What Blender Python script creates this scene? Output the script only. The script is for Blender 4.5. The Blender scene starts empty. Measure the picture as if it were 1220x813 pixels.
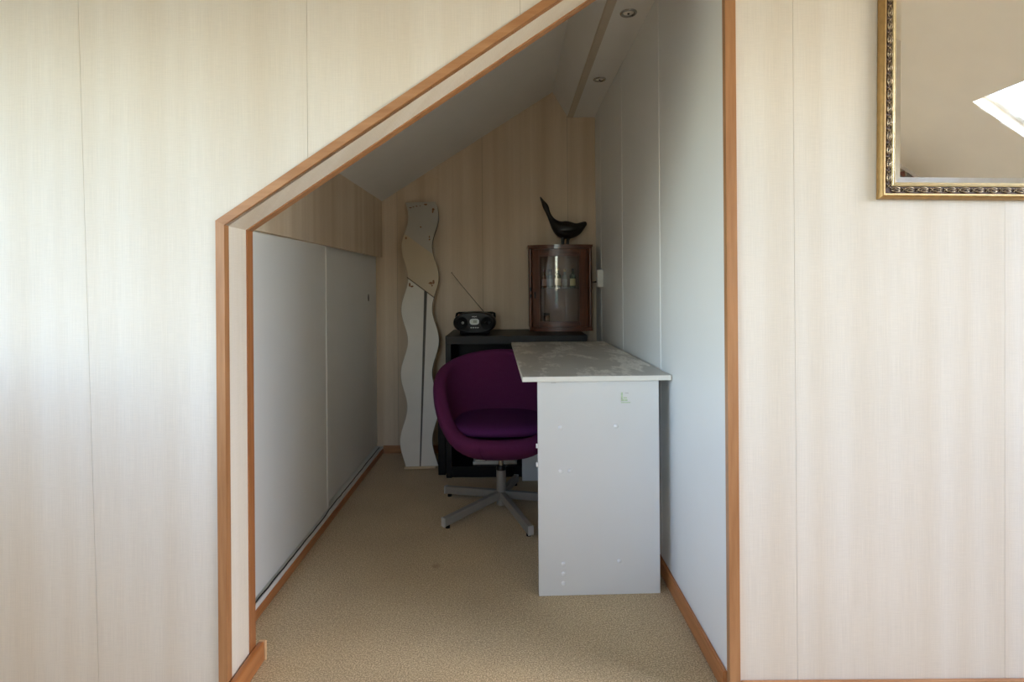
import bpy, bmesh, math, random
from mathutils import Vector, Matrix, noise

random.seed(7)
scene = bpy.context.scene
C = scene.collection
PI = math.pi

# ------------------------------------------------------------------ camera
cam_data = bpy.data.cameras.new('camera')
cam = bpy.data.objects.new('camera', cam_data)
C.objects.link(cam)
scene.camera = cam
ROLL = 0.0075
CAM_H = 1.054
cam.matrix_world = Matrix.Translation((0, 0, CAM_H)) @ Matrix.Rotation(PI / 2, 4, 'X') @ Matrix.Rotation(-ROLL, 4, 'Z')
cam_data.sensor_fit = 'HORIZONTAL'
cam_data.sensor_width = 36
cam_data.lens = 36 * 650 / 1220
cam_data.shift_x = 2 / 1220
cam_data.shift_y = -66.5 / 1220
cam_data.clip_start = 0.02

# ------------------------------------------------------------------ sky
world = bpy.data.worlds.new('world')
scene.world = world
world.use_nodes = True
wn = world.node_tree.nodes
wl = world.node_tree.links
sky = wn.new('ShaderNodeTexSky')
sky.sky_type = 'NISHITA'
sky.sun_disc = False
sky.sun_elevation = math.radians(34)
sky.sun_rotation = math.radians(90)
sky.air_density = 1.0
sky.dust_density = 1.2
sky.ozone_density = 1.0
bg = wn['Background']
bg.inputs['Strength'].default_value = 1.0
wl.new(sky.outputs['Color'], bg.inputs['Color'])

vs = scene.view_settings
scene.display_settings.display_device = 'sRGB'
vs.view_transform = 'Standard'
vs.look = 'None'
vs.gamma = 1
vs.use_curve_mapping = False
vs.exposure = 1.74
scene.cycles.diffuse_bounces = 8
scene.cycles.max_bounces = 14
scene.cycles.transparent_max_bounces = 12


def portal(name, loc, rot, sx, sy):
    """daylight portal in a window opening: gives no light of its own, only guides the sky's"""
    d = bpy.data.lights.new(name, 'AREA')
    d.shape = 'RECTANGLE'
    d.size = sx
    d.size_y = sy
    d.cycles.is_portal = True
    o = bpy.data.objects.new(name, d)
    o.location = loc
    o.rotation_euler = rot
    C.objects.link(o)


portal('window_portal', (-2.38, -0.05, 1.40), (0, -PI / 2, 0), 1.0, 1.84)
portal('rear_portal', (-0.44, -1.26, 1.345), (PI / 2, 0, 0), 0.48, 1.25)
RS = math.atan(0.7)
portal('skylight_portal', (3.03 + 0.08, 0.33, 3.84 - 0.7 * 3.03 + 0.14), (0, RS, 0), 1.2, 1.24)


# ------------------------------------------------------------------ materials
def srgb(r, g, b):
    def f(c):
        c /= 255
        return c / 12.92 if c <= 0.04045 else ((c + 0.055) / 1.055) ** 2.4
    return (f(r), f(g), f(b), 1)


class Mat:
    def __init__(self, name):
        self.m = bpy.data.materials.new(name)
        self.m.use_nodes = True
        self.n = self.m.node_tree.nodes
        self.l = self.m.node_tree.links
        self.b = self.n['Principled BSDF']
        self.tc = None

    def new(self, t, **kw):
        x = self.n.new(t)
        for k, v in kw.items():
            setattr(x, k, v)
        return x

    def coords(self, scale=(1, 1, 1), rot=(0, 0, 0)):
        if self.tc is None:
            self.tc = self.new('ShaderNodeTexCoord')
        mp = self.new('ShaderNodeMapping')
        mp.inputs['Scale'].default_value = scale
        mp.inputs['Rotation'].default_value = rot
        self.l.new(self.tc.outputs['Object'], mp.inputs['Vector'])
        return mp.outputs['Vector']

    def noise(self, scale, vec=None, detail=3, rough=0.55):
        t = self.new('ShaderNodeTexNoise')
        t.inputs['Scale'].default_value = scale
        t.inputs['Detail'].default_value = detail
        t.inputs['Roughness'].default_value = rough
        if vec is not None:
            self.l.new(vec, t.inputs['Vector'])
        return t.outputs['Fac']

    def ramp(self, fac, stops):
        r = self.new('ShaderNodeValToRGB')
        e = r.color_ramp.elements
        while len(e) < len(stops):
            e.new(0.5)
        for el, (p, c) in zip(e, stops):
            el.position = p
            el.color = c
        self.l.new(fac, r.inputs['Fac'])
        return r.outputs['Color']

    def mix(self, fac, a, b, mode='MIX'):
        x = self.new('ShaderNodeMix', data_type='RGBA', blend_type=mode)
        for sock, v in ((x.inputs[0], fac), (x.inputs[6], a), (x.inputs[7], b)):
            if hasattr(v, 'is_linked'):
                self.l.new(v, sock)
            else:
                sock.default_value = v
        return x.outputs[2]

    def math(self, op, a, b=0.0):
        x = self.new('ShaderNodeMath', operation=op)
        for sock, v in ((x.inputs[0], a), (x.inputs[1], b)):
            if hasattr(v, 'is_linked'):
                self.l.new(v, sock)
            else:
                sock.default_value = v
        return x.outputs[0]

    def color(self, c):
        if hasattr(c, 'is_linked'):
            self.l.new(c, self.b.inputs['Base Color'])
        else:
            self.b.inputs['Base Color'].default_value = c
        return self

    def set(self, **kw):
        for k, v in kw.items():
            s = self.b.inputs[k.replace('_', ' ')]
            if hasattr(v, 'is_linked'):
                self.l.new(v, s)
            else:
                s.default_value = v
        return self

    def bump(self, h, strength=0.2, dist=0.001):
        x = self.new('ShaderNodeBump')
        x.inputs['Strength'].default_value = strength
        x.inputs['Distance'].default_value = dist
        self.l.new(h, x.inputs['Height'])
        self.l.new(x.outputs['Normal'], self.b.inputs['Normal'])
        return self


def plain(name, c, rough=0.5, metal=0.0, var=0.06, scale=30, bump=0.0, **kw):
    m = Mat(name)
    n = m.noise(scale, m.coords())
    d = tuple(max(0, v * (1 - var)) for v in c[:3]) + (1,)
    e = tuple(min(1, v * (1 + var)) for v in c[:3]) + (1,)
    m.color(m.ramp(n, [(0.3, d), (0.7, e)]))
    m.set(Roughness=rough, Metallic=metal, **kw)
    if bump:
        m.bump(n, bump, 0.002)
    return m.m


def wallpaper(name, base, streak, strength=1.0):
    """textile wallpaper: soft vertical bands, fine upright threads, faint cross weave"""
    m = Mat(name)
    # u = x + y so that the same paper runs on walls along X and along Y
    if m.tc is None:
        m.tc = m.new('ShaderNodeTexCoord')
    sep = m.new('ShaderNodeSeparateXYZ')
    m.l.new(m.tc.outputs['Object'], sep.inputs[0])
    u = m.math('ADD', sep.outputs['X'], sep.outputs['Y'])

    def uv(su, sz):
        c = m.new('ShaderNodeCombineXYZ')
        m.l.new(m.math('MULTIPLY', u, su), c.inputs['X'])
        m.l.new(m.math('MULTIPLY', sep.outputs['Z'], sz), c.inputs['Y'])
        return c.outputs[0]
    bands = m.noise(1.0, uv(11, 0.25), 2, 0.5)
    mid = m.noise(1.0, uv(45, 0.5), 3, 0.6)
    thread = m.noise(1.0, uv(700, 9), 2, 0.6)
    weave = m.noise(1.0, uv(30, 500), 2, 0.5)
    blot = m.noise(1.0, uv(3, 2.2), 3, 0.5)
    c = m.mix(m.ramp(bands, [(0.38, (0, 0, 0, 1)), (0.66, (1, 1, 1, 1))]), base, streak)
    c = m.mix(m.math('MULTIPLY', m.ramp(mid, [(0.35, (0, 0, 0, 1)), (0.7, (1, 1, 1, 1))]), 0.35 * strength), c, streak)
    t = m.ramp(thread, [(0.3, (0.90, 0.90, 0.90, 1)), (0.7, (1.06, 1.06, 1.06, 1))])
    c = m.mix(0.55, c, t, 'MULTIPLY')
    w = m.ramp(weave, [(0.3, (0.94, 0.94, 0.94, 1)), (0.7, (1.04, 1.04, 1.04, 1))])
    c = m.mix(0.5, c, w, 'MULTIPLY')
    bl = m.ramp(blot, [(0.3, (0.95, 0.94, 0.93, 1)), (0.7, (1.02, 1.02, 1.02, 1))])
    c = m.mix(0.6, c, bl, 'MULTIPLY')
    m.color(c)
    m.set(Roughness=0.72)
    m.b.inputs['Specular IOR Level'].default_value = 0.3
    m.bump(m.math('ADD', thread, weave), 0.10, 0.0006)
    return m.m


def wood(name, dark, light, rough=0.4, scale=(60, 60, 4), rot=(0, 0, 0), coat=0.0):
    m = Mat(name)
    n = m.noise(1.0, m.coords(scale, rot), 4, 0.6)
    n2 = m.noise(6.0, m.coords(), 2)
    c = m.ramp(n, [(0.28, dark), (0.72, light)])
    c = m.mix(m.math('MULTIPLY', n2, 0.25), c, dark)
    m.color(c)
    m.set(Roughness=rough)
    m.b.inputs['Coat Weight'].default_value = coat
    m.bump(n, 0.06, 0.001)
    return m.m


M = {}
M['paper'] = wallpaper('textile_wallpaper', srgb(231, 225, 216), srgb(224, 215, 202), 0.6)
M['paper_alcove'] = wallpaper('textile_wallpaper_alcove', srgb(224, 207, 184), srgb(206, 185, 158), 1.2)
M['backing'] = plain('wall_backing', srgb(150, 136, 116), 0.9)
M['white_wall'] = plain('white_painted_board', srgb(232, 233, 231), 0.45, var=0.012, scale=4)
M['white_groove'] = plain('white_board_joint', srgb(240, 240, 238), 0.5, var=0.01)
M['white_ceiling'] = plain('white_ceiling_paint', srgb(226, 225, 222), 0.7, var=0.015, scale=5)
M['beige_ceiling'] = plain('cream_ceiling_paint', srgb(246, 238, 222), 0.75, var=0.03, scale=3)
M['strip'] = plain('taupe_edge_strip', srgb(196, 184, 168), 0.6, var=0.03)
M['trim'] = wood('orange_varnished_wood', srgb(160, 110, 70), srgb(190, 142, 100), 0.38, coat=0.15)
M['trim_slope'] = wood('orange_varnished_wood_slope', srgb(160, 110, 70), srgb(190, 142, 100), 0.38, (4, 60, 60), (0, 0, 0), 0.15)
M['trim_dark'] = wood('orange_varnished_wood_dark', srgb(150, 94, 54), srgb(176, 118, 74), 0.4, coat=0.15)
M['trim_end'] = plain('raw_end_grain', srgb(214, 176, 132), 0.7)
M['base_x'] = wood('baseboard_wood_lengthwise', srgb(160, 110, 70), srgb(190, 142, 100), 0.4, (4, 60, 60), (0, 0, 0), 0.1)
M['base_y'] = wood('baseboard_wood_depthwise', srgb(158, 98, 52), srgb(190, 128, 78), 0.4, (60, 4, 60), (0, 0, 0), 0.1)


def carpet_mat():
    m = Mat('beige_loop_carpet')
    v = m.coords()
    fine = m.noise(240, v, 4, 0.85)
    mid = m.noise(70, v, 3, 0.6)
    big = m.noise(3.2, v, 4, 0.6)
    c = m.ramp(fine, [(0.36, srgb(112, 92, 64)), (0.5, srgb(186, 162, 124)), (0.64, srgb(240, 218, 178))])
    c = m.mix(0.5, c, m.ramp(mid, [(0.3, (0.85, 0.84, 0.82, 1)), (0.7, (1.1, 1.1, 1.1, 1))]), 'MULTIPLY')
    c = m.mix(0.7, c, m.ramp(big, [(0.3, (0.86, 0.85, 0.84, 1)), (0.7, (1.06, 1.06, 1.05, 1))]), 'MULTIPLY')
    # a small brown spot trodden into the pile
    sp = m.new('ShaderNodeVectorMath', operation='DISTANCE')
    m.l.new(m.tc.outputs['Object'], sp.inputs[0])
    sp.inputs[1].default_value = (-0.287, 2.05, 0)
    d = m.ramp(sp.outputs['Value'], [(0.004, (0.45, 0.45, 0.45, 1)), (0.022, (0, 0, 0, 1))])
    c = m.mix(d, c, srgb(120, 84, 52))
    m.color(c)
    m.set(Roughness=0.95, Sheen_Weight=0.25)
    m.b.inputs['Specular IOR Level'].default_value = 0.1
    m.bump(fine, 0.4, 0.003)
    return m.m


M['carpet'] = carpet_mat()
M['purple'] = plain('purple_wool_felt', srgb(94, 38, 78), 0.9, var=0.10, scale=260, bump=0.25, Specular_IOR_Level=0.15)
M['purple_light'] = plain('purple_wool_cushion', srgb(88, 38, 92), 0.9, var=0.10, scale=260, bump=0.25, Specular_IOR_Level=0.15)
M['grey_metal'] = plain('silver_grey_lacquer', srgb(150, 147, 143), 0.42, 0.35, var=0.04)
M['pale_cap'] = plain('pale_grey_plastic', srgb(186, 186, 184), 0.45)
M['chrome'] = plain('brushed_steel', srgb(190, 188, 184), 0.25, 1.0)
M['black'] = plain('black_plastic', srgb(13, 12, 12), 0.4, var=0.1, Specular_IOR_Level=0.3)
M['black_matt'] = plain('black_matt_plastic', srgb(11, 10, 10), 0.6, var=0.1, Specular_IOR_Level=0.2)
M['black_wood'] = plain('black_brown_veneer', srgb(20, 16, 14), 0.45, var=0.15, scale=14, Specular_IOR_Level=0.3)
M['desk_white'] = plain('white_melamine', srgb(222, 223, 222), 0.35, var=0.012, scale=3)
M['desk_edge'] = plain('white_edge_band', srgb(232, 230, 222), 0.4, var=0.02)


def desk_top_mat():
    m = Mat('scuffed_grey_white_desktop')
    v = m.coords((9, 3.2, 3), (0, 0, 0.3))
    n = m.noise(1.0, v, 6, 0.7)
    patch = m.noise(3.0, m.coords(), 3, 0.6)
    c = m.ramp(patch, [(0.3, srgb(176, 174, 168)), (0.7, srgb(194, 192, 187))])
    st = m.ramp(n, [(0.50, (0, 0, 0, 1)), (0.58, (0.9, 0.9, 0.9, 1)), (0.66, (0.2, 0.2, 0.2, 1))])
    c = m.mix(st, c, srgb(236, 234, 228))
    m.color(c)
    m.set(Roughness=0.36)
    return m.m


M['desk_top'] = desk_top_mat()
M['mahogany'] = wood('red_brown_cabinet_wood', srgb(66, 34, 20), srgb(116, 66, 40), 0.32, (70, 70, 6), (0, 0, 0), 0.3)
M['mahogany_h'] = wood('red_brown_cabinet_wood_flat', srgb(66, 34, 20), srgb(116, 66, 40), 0.32, (6, 70, 70), (0, 0, 0), 0.3)
M['cab_inside'] = plain('dark_wood_inside', srgb(120, 92, 72), 0.6)
M['bronze'] = plain('black_brown_carved_wood', srgb(26, 20, 17), 0.38, var=0.25, scale=40, bump=0.2)
M['gold'] = plain('aged_gold_paint', srgb(168, 134, 84), 0.42, 0.5, var=0.12, scale=60)
M['pale_gold'] = plain('pale_gold_lip', srgb(214, 194, 150), 0.38, 0.5, var=0.08, scale=60)
M['ornament'] = plain('tarnished_silver_gold_relief', srgb(168, 150, 124), 0.35, 0.75, var=0.35, scale=160)
M['ornament_bed'] = plain('dark_relief_bed', srgb(74, 52, 38), 0.6, 0.2, var=0.2, scale=120)


def mirror_mat(name, rough=0.0):
    m = Mat(name)
    m.color((0.96, 0.95, 0.93, 1))
    n = m.noise(14, m.coords((1, 1, 3), (0.3, 0.2, 0.1)), 4, 0.65)
    m.set(Metallic=1.0, Roughness=m.ramp(n, [(0.45, (rough, rough, rough, 1)), (0.8, (rough + 0.07,) * 3 + (1,))]))
    return m.m


M['mirror'] = mirror_mat('mirror_silvering')


def glass_mat(name, tint=(1, 1, 1, 1), refl=1.0):
    m = Mat(name)
    out = m.n['Material Output']
    tr = m.new('ShaderNodeBsdfTransparent')
    tr.inputs['Color'].default_value = tint
    gl = m.new('ShaderNodeBsdfGlossy')
    gl.inputs['Roughness'].default_value = 0.02
    fr = m.new('ShaderNodeFresnel')
    geo = m.new('ShaderNodeNewGeometry')     # same reflectance entering and leaving the pane
    m.l.new(m.math('ADD', m.math('MULTIPLY', geo.outputs['Backfacing'], 1 / 1.5 - 1.5), 1.5), fr.inputs['IOR'])
    mx = m.new('ShaderNodeMixShader')
    m.l.new(m.math('MULTIPLY', fr.outputs[0], refl), mx.inputs[0])
    m.l.new(tr.outputs[0], mx.inputs[1])
    m.l.new(gl.outputs[0], mx.inputs[2])
    m.l.new(mx.outputs[0], out.inputs['Surface'])
    return m.m


M['pane'] = glass_mat('window_glass')
M['cab_glass'] = glass_mat('cabinet_glass', (0.95, 0.94, 0.93, 1), 0.9)
M['shelf_glass'] = glass_mat('shelf_glass', (0.8, 0.87, 0.84, 1))


def bottle_glass(name, c):
    m = Mat(name)
    m.color(c)
    m.set(Roughness=0.08)
    m.b.inputs['Transmission Weight'].default_value = 0.3
    m.b.inputs['IOR'].default_value = 1.45
    return m.m


M['board_white'] = plain('wavy_board_off_white', srgb(214, 208, 196), 0.35, var=0.03, scale=8)
M['board_reflect_cream'] = plain('wavy_board_reflected_cream', srgb(196, 180, 152), 0.35, var=0.03, scale=8)
M['board_reflect_grey'] = plain('wavy_board_reflected_grey', srgb(182, 178, 168), 0.3, var=0.03, scale=8)
M['board_edge'] = plain('wavy_board_brown_edge', srgb(92, 78, 64), 0.6)
M['board_wood'] = plain('pale_raw_wood', srgb(206, 180, 142), 0.6)
M['slot'] = plain('dark_slot', srgb(84, 78, 70), 0.6)
M['rust'] = plain('rust_brown_blotch', srgb(134, 96, 66), 0.8, var=0.35, scale=200)
M['lcd'] = plain('grey_green_display', srgb(168, 172, 158), 0.3)
M['silver_plastic'] = plain('silver_plastic', srgb(176, 178, 176), 0.35, 0.3)
M['white_plastic'] = plain('white_plastic', srgb(222, 220, 212), 0.4)
M['print_white'] = plain('white_print', srgb(230, 230, 228), 0.5)
M['print_dark'] = plain('dark_display_digits', srgb(60, 64, 58), 0.5)
M['cap'] = plain('white_screw_cap', srgb(238, 239, 240), 0.3, var=0.01)
M['residue'] = plain('green_sticker_residue', srgb(192, 208, 176), 0.8, var=0.15, scale=200)
M['scuff'] = plain('grey_scuff', srgb(200, 200, 198), 0.8, var=0.1, scale=200)
M['paper_sheet'] = plain('pale_paper', srgb(206, 200, 188), 0.8, var=0.05)
M['ground'] = plain('summer_greenery', srgb(74, 88, 56), 0.95, var=0.3, scale=0.6)
M['frame_white'] = plain('white_window_frame', srgb(236, 235, 232), 0.4, var=0.01)


def hanging_mat():
    m = Mat('red_grey_woven_cloth')
    w = m.new('ShaderNodeTexVoronoi')
    w.inputs['Scale'].default_value = 26
    m.l.new(m.coords(), w.inputs['Vector'])
    s = m.new('ShaderNodeSeparateColor')
    m.l.new(w.outputs['Color'], s.inputs[0])
    m.color(m.ramp(s.outputs[0], [(0.1, srgb(150, 60, 48)), (0.35, srgb(190, 160, 140)), (0.6, srgb(86, 92, 110)), (0.85, srgb(200, 190, 170))]))
    m.set(Roughness=0.95)
    return m.m


M['hanging'] = hanging_mat()


# ------------------------------------------------------------------ mesh helpers
def add_box(bm, x0, x1, y0, y1, z0, z1, bev=0.0, seg=2):
    b2 = bmesh.new()
    vs_ = [b2.verts.new((x, y, z)) for x in (x0, x1) for y in (y0, y1) for z in (z0, z1)]
    for f in ((0, 1, 3, 2), (4, 6, 7, 5), (0, 4, 5, 1), (2, 3, 7, 6), (0, 2, 6, 4), (1, 5, 7, 3)):
        b2.faces.new([vs_[i] for i in f])
    if bev > 0:
        bmesh.ops.bevel(b2, geom=b2.edges[:], offset=bev, segments=seg, profile=0.5, affect='EDGES')
    merge(bm, b2)
    return bm


def merge(bm, b2, mat=None):
    if mat is not None:
        b2.transform(mat)
    me = bpy.data.meshes.new('tmp')
    b2.to_mesh(me)
    b2.free()
    bm.from_mesh(me)
    bpy.data.meshes.remove(me)


def add_prism(bm, poly, fn, d0, d1):
    """polygon of 2-D points extruded between d0 and d1; fn(u, v, d) gives the 3-D point"""
    a = [bm.verts.new(fn(u, v, d0)) for u, v in poly]
    b = [bm.verts.new(fn(u, v, d1)) for u, v in poly]
    bm.faces.new(a)
    bm.faces.new(b[::-1])
    n = len(poly)
    for i in range(n):
        j = (i + 1) % n
        bm.faces.new((a[j], a[i], b[i], b[j]))
    return bm


XZ = lambda u, v, d: (u, d, v)
YZ = lambda u, v, d: (d, u, v)
XY = lambda u, v, d: (u, v, d)


def add_tube(bm, pts, r, n=10, cap=True):
    pts = [Vector(p) for p in pts]
    rs = r if isinstance(r, (list, tuple)) else [r] * len(pts)
    rings = []
    up = None
    for i, p in enumerate(pts):
        t = (pts[min(i + 1, len(pts) - 1)] - pts[max(i - 1, 0)]).normalized()
        if up is None:
            up = Vector((0, 0, 1)) if abs(t.z) < 0.9 else Vector((0, 1, 0))
        s = t.cross(up).normalized()
        up = s.cross(t).normalized()
        rings.append([bm.verts.new(p + (s * math.cos(2 * PI * k / n) + up * math.sin(2 * PI * k / n)) * rs[i]) for k in range(n)])
    for a, b in zip(rings, rings[1:]):
        for k in range(n):
            bm.faces.new((a[k], a[(k + 1) % n], b[(k + 1) % n], b[k]))
    if cap:
        bm.faces.new(rings[0][::-1])
        bm.faces.new(rings[-1])
    return bm


def add_lathe(bm, prof, n=24, c=(0, 0, 0), axis='Z'):
    """profile of (radius, height) turned about an axis through c"""
    rings = []
    for r, h in prof:
        ring = []
        for k in range(n):
            a = 2 * PI * k / n
            if axis == 'Z':
                p = (c[0] + r * math.cos(a), c[1] + r * math.sin(a), c[2] + h)
            else:       # axis along -Y (faces the viewer)
                p = (c[0] + r * math.cos(a), c[1] - h, c[2] + r * math.sin(a))
            ring.append(bm.verts.new(p))
        rings.append(ring)
    for a, b in zip(rings, rings[1:]):
        for k in range(n):
            bm.faces.new((a[k], a[(k + 1) % n], b[(k + 1) % n], b[k]))
    bm.faces.new(rings[0][::-1])
    bm.faces.new(rings[-1])
    return bm


def clip(poly, a, b, c):
    """keep the side a*u + b*v <= c"""
    out = []
    n = len(poly)
    for i in range(n):
        p, q = poly[i], poly[(i + 1) % n]
        dp = a * p[0] + b * p[1] - c
        dq = a * q[0] + b * q[1] - c
        if dp <= 0:
            out.append(p)
        if (dp < 0 < dq) or (dq < 0 < dp):
            t = dp / (dp - dq)
            out.append((p[0] + t * (q[0] - p[0]), p[1] + t * (q[1] - p[1])))
    return out


def obj(name, bm, mat, parent=None, smooth=False, subsurf=0):
    bmesh.ops.recalc_face_normals(bm, faces=bm.faces[:])
    me = bpy.data.meshes.new(name)
    bm.to_mesh(me)
    bm.free()
    if smooth:
        for p in me.polygons:
            p.use_smooth = True
        if smooth == 'auto':
            me.set_sharp_from_angle(angle=math.radians(35))
    me.materials.append(mat)
    o = bpy.data.objects.new(name, me)
    C.objects.link(o)
    if parent is not None:
        o.parent = parent
    if subsurf:
        md = o.modifiers.new('subdivision', 'SUBSURF')
        md.levels = md.render_levels = subsurf
    return o


def tag(o, label, cat, group=None, kind=None):
    o['label'] = label
    o['category'] = cat
    if group:
        o['group'] = group
    if kind:
        o['kind'] = kind
    return o


def struct(name, bm, mat, label, cat, smooth=False):
    return tag(obj(name, bm, mat, None, smooth), label, cat, None, 'structure')


def thing(name, label, cat, loc=(0, 0, 0), rotz=0, group=None):
    o = bpy.data.objects.new(name, None)
    o.empty_display_size = 0.05
    C.objects.link(o)
    o.location = loc
    o.rotation_euler = (0, 0, rotz)
    return tag(o, label, cat, group)


def strips(parent, poly, cuts, fn, d0, d1, mat, name='wallpaper_strip', gap=0.0004):
    """cut a wall face into hung lengths along the lines u = u0 + k*v"""
    lines = sorted(cuts)
    for i in range(len(lines) + 1):
        p = poly
        if i > 0:
            u0, k = lines[i - 1]
            p = clip(p, -1, k, -u0 - gap)
        if i < len(lines):
            u0, k = lines[i]
            p = clip(p, 1, -k, u0 - gap)
        if len(p) >= 3:
            obj(name, add_prism(bmesh.new(), p, fn, d0, d1), mat, parent)


# ------------------------------------------------------------------ the setting
YF, YFB = 1.38, 1.52          # front wall, face and back
YB = 3.443                    # end wall of the alcove
XL, XR0, XR1 = -0.8065, 0.5505, 0.541
XD, XK = -2.25, 3.7           # dormer window wall, knee wall
YR = -1.13                    # rear wall behind the viewer

struct('floor', add_box(bmesh.new(), XD - 0.1, XK + 0.1, YR - 0.1, YB + 0.05, -0.06, 0), M['carpet'],
       'worn beige loop-pile carpet running into the alcove', 'floor')


def z_out(x):
    return 1.2189 + 0.6634 * (x + 0.7483)


def z_in(x):
    return z_out(x) - 0.0255


def room_top(x):
    return 2.25 if x < 0.35 else 2.25 + (x - 0.35) * 0.6616


# front wall round the opening
polyA = [(XD, 0), (-0.733, 0), (-0.733, 2.25), (XD, 2.25)]
polyB = [(-0.733, z_out(-0.733) - 0.01), (0.560, z_out(0.560) - 0.01), (0.560, room_top(0.56)), (0.35, 2.25), (-0.733, 2.25)]
polyC = [(0.560, 0), (XK, 0), (XK, 3.84 - 0.7 * XK), (1.336, 2.905), (0.560, room_top(0.56))]
bm = bmesh.new()
for p in (polyA, polyB, polyC):
    add_prism(bm, p, XZ, YF + 0.0015, YFB)
wf = struct('wall_front', bm, M['backing'], 'cream papered wall with slant-topped opening into the alcove', 'wall')
left_face = [(XD, 0), (-0.733, 0), (-0.733, z_out(-0.733) - 0.01), (0.560, z_out(0.560) - 0.01), (0.560, room_top(0.56)), (0.35, 2.25), (XD, 2.25)]
strips(wf, left_face, [(-1.596, -0.0232), (-1.0467, -0.0232), (-0.51, 0), (0.03, 0)], XZ, YF, YF + 0.0015, M['paper'])
strips(wf, polyC, [(0.7193, 0.0), (1.2428, 0.0074), (1.775, 0), (2.306, 0), (2.838, 0), (3.37, 0)], XZ, YF, YF + 0.0015, M['paper'])
# papered depth of the opening: upright and slanted
XI = -0.7225
bm = bmesh.new()
add_prism(bm, [(-0.735, 0), (XI, 0), (XI, z_in(XI)), (-0.735, z_in(-0.735) + 0.01)], XZ, YF + 0.0042, YFB)
obj('reveal_panel', bm, M['paper'], wf)
bm = bmesh.new()
add_prism(bm, [(-0.735, z_in(-0.735) + 0.012), (XI, z_in(XI)), (0.5495, z_in(0.5495)), (0.5495, z_in(0.5495) + 0.014)], XZ, YF + 0.0042, YFB)
obj('reveal_panel', bm, M['paper'], wf)

# orange wood corner beads round the opening
XO = -0.7425
zo, zi = z_out(XO), z_in(XI + 0.001)
bm = bmesh.new()
add_prism(bm, [(XO, 0), (XI + 0.002, 0), (XI + 0.002, z_in(XI + 0.002)), (XO, zo)], XZ, YF - 0.005, YF + 0.004)
add_prism(bm, [(XI - 0.001, 0.0), (XI + 0.002, 0.0), (XI + 0.002, z_in(XI + 0.002)), (XI - 0.001, z_in(XI - 0.001))], XZ, YF + 0.0041, YF + 0.018)
struct('trim_1', bm, M['trim'], 'upright orange wood corner bead on left edge of the opening', 'trim')
bm = bmesh.new()
add_prism(bm, [(XO, zo), (XI + 0.002, z_in(XI + 0.002)), (0.545, z_in(0.545)), (0.545, z_out(0.545))], XZ, YF - 0.005, YF + 0.004)
add_prism(bm, [(XI + 0.002, z_in(XI + 0.002)), (0.545, z_in(0.545)), (0.545, z_in(0.545) + 0.003), (XI + 0.002, z_in(XI + 0.002) + 0.003)], XZ, YF + 0.0041, YF + 0.018)
struct('trim_2', bm, M['trim_slope'], 'slanting orange wood bead on upper front edge of the opening', 'trim')
bm = bmesh.new()
add_prism(bm, [(0.5455, 0), (0.572, 0), (0.572, z_out(0.572)), (0.5455, z_out(0.5455))], XZ, YF - 0.007, YF + 0.004)
add_box(bm, 0.5455, 0.549, YF + 0.0041, YF + 0.012, 0, z_in(0.5455))
struct('trim_3', bm, M['trim'], 'upright orange wood bead on right edge of the opening', 'trim')
bm = bmesh.new()
add_prism(bm, [(XI - 0.002, 0), (XI + 0.004, 0), (XI + 0.004, z_in(XI + 0.004)), (XI - 0.002, z_in(XI - 0.002))], XZ, 1.493, 1.524)
struct('trim_4', bm, M['trim_dark'], 'upright orange wood strip on inner rear edge of the left jamb', 'trim')
bm = bmesh.new()
add_prism(bm, [(XI + 0.003, z_in(XI + 0.003) - 0.004), (0.55, z_in(0.55) - 0.004), (0.55, z_in(0.55) + 0.003), (XI + 0.003, z_in(XI + 0.003) + 0.003)], XZ, 1.493, 1.524)
struct('trim_5', bm, M['trim_slope'], 'slanting orange wood strip on rear edge of the opening', 'trim')

# baseboards
bb = lambda bm, x0, x1, y0, y1, h, b=0.004: add_box(bm, x0, x1, y0, y1, 0, h, b)
struct('baseboard_front', bb(bmesh.new(), 0.574, XK, YF - 0.012, YF, 0.052), M['base_x'],
       'low orange wood baseboard under the wall right of the opening', 'baseboard')
struct('baseboard_front.001', bb(bmesh.new(), XD, -0.745, YF - 0.012, YF, 0.050), M['base_x'],
       'low orange wood baseboard under the wall left of the opening', 'baseboard')
j = struct('baseboard_jamb', bb(bmesh.new(), -0.7185, -0.700, YF - 0.006, 1.538, 0.056, 0.005), M['base_y'],
           'short orange baseboard block at foot of the left jamb', 'baseboard')
bm = bmesh.new()
add_box(bm, -0.7185, -0.6965, 1.538, 1.546, 0, 0.056, 0.003)
o = obj('end_cap', bm, M['trim_end'], j)
o['label'] = 'pale unvarnished end of baseboard'
bm = bmesh.new()
add_prism(bm, [(XR0 - 0.011, YF + 0.02), (XR0, YF + 0.02), (XR1, YB), (XR1 - 0.011, YB)], XY, 0, 0.058)
bmesh.ops.bevel(bm, geom=[e for e in bm.edges], offset=0.003, segments=2, affect='EDGES')
struct('baseboard_right', bm, M['base_y'], 'orange wood baseboard along the white right wall', 'baseboard')
struct('baseboard_left', bb(bmesh.new(), -0.822, -0.808, 1.524, YB, 0.030, 0.003), M['base_y'],
       'thin orange wood baseboard under the sliding doors', 'baseboard')
struct('baseboard_back', bb(bmesh.new(), -0.806, XR1 - 0.012, YB - 0.012, YB, 0.05), M['base_x'],
       'orange wood baseboard along the end wall', 'baseboard')

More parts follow.
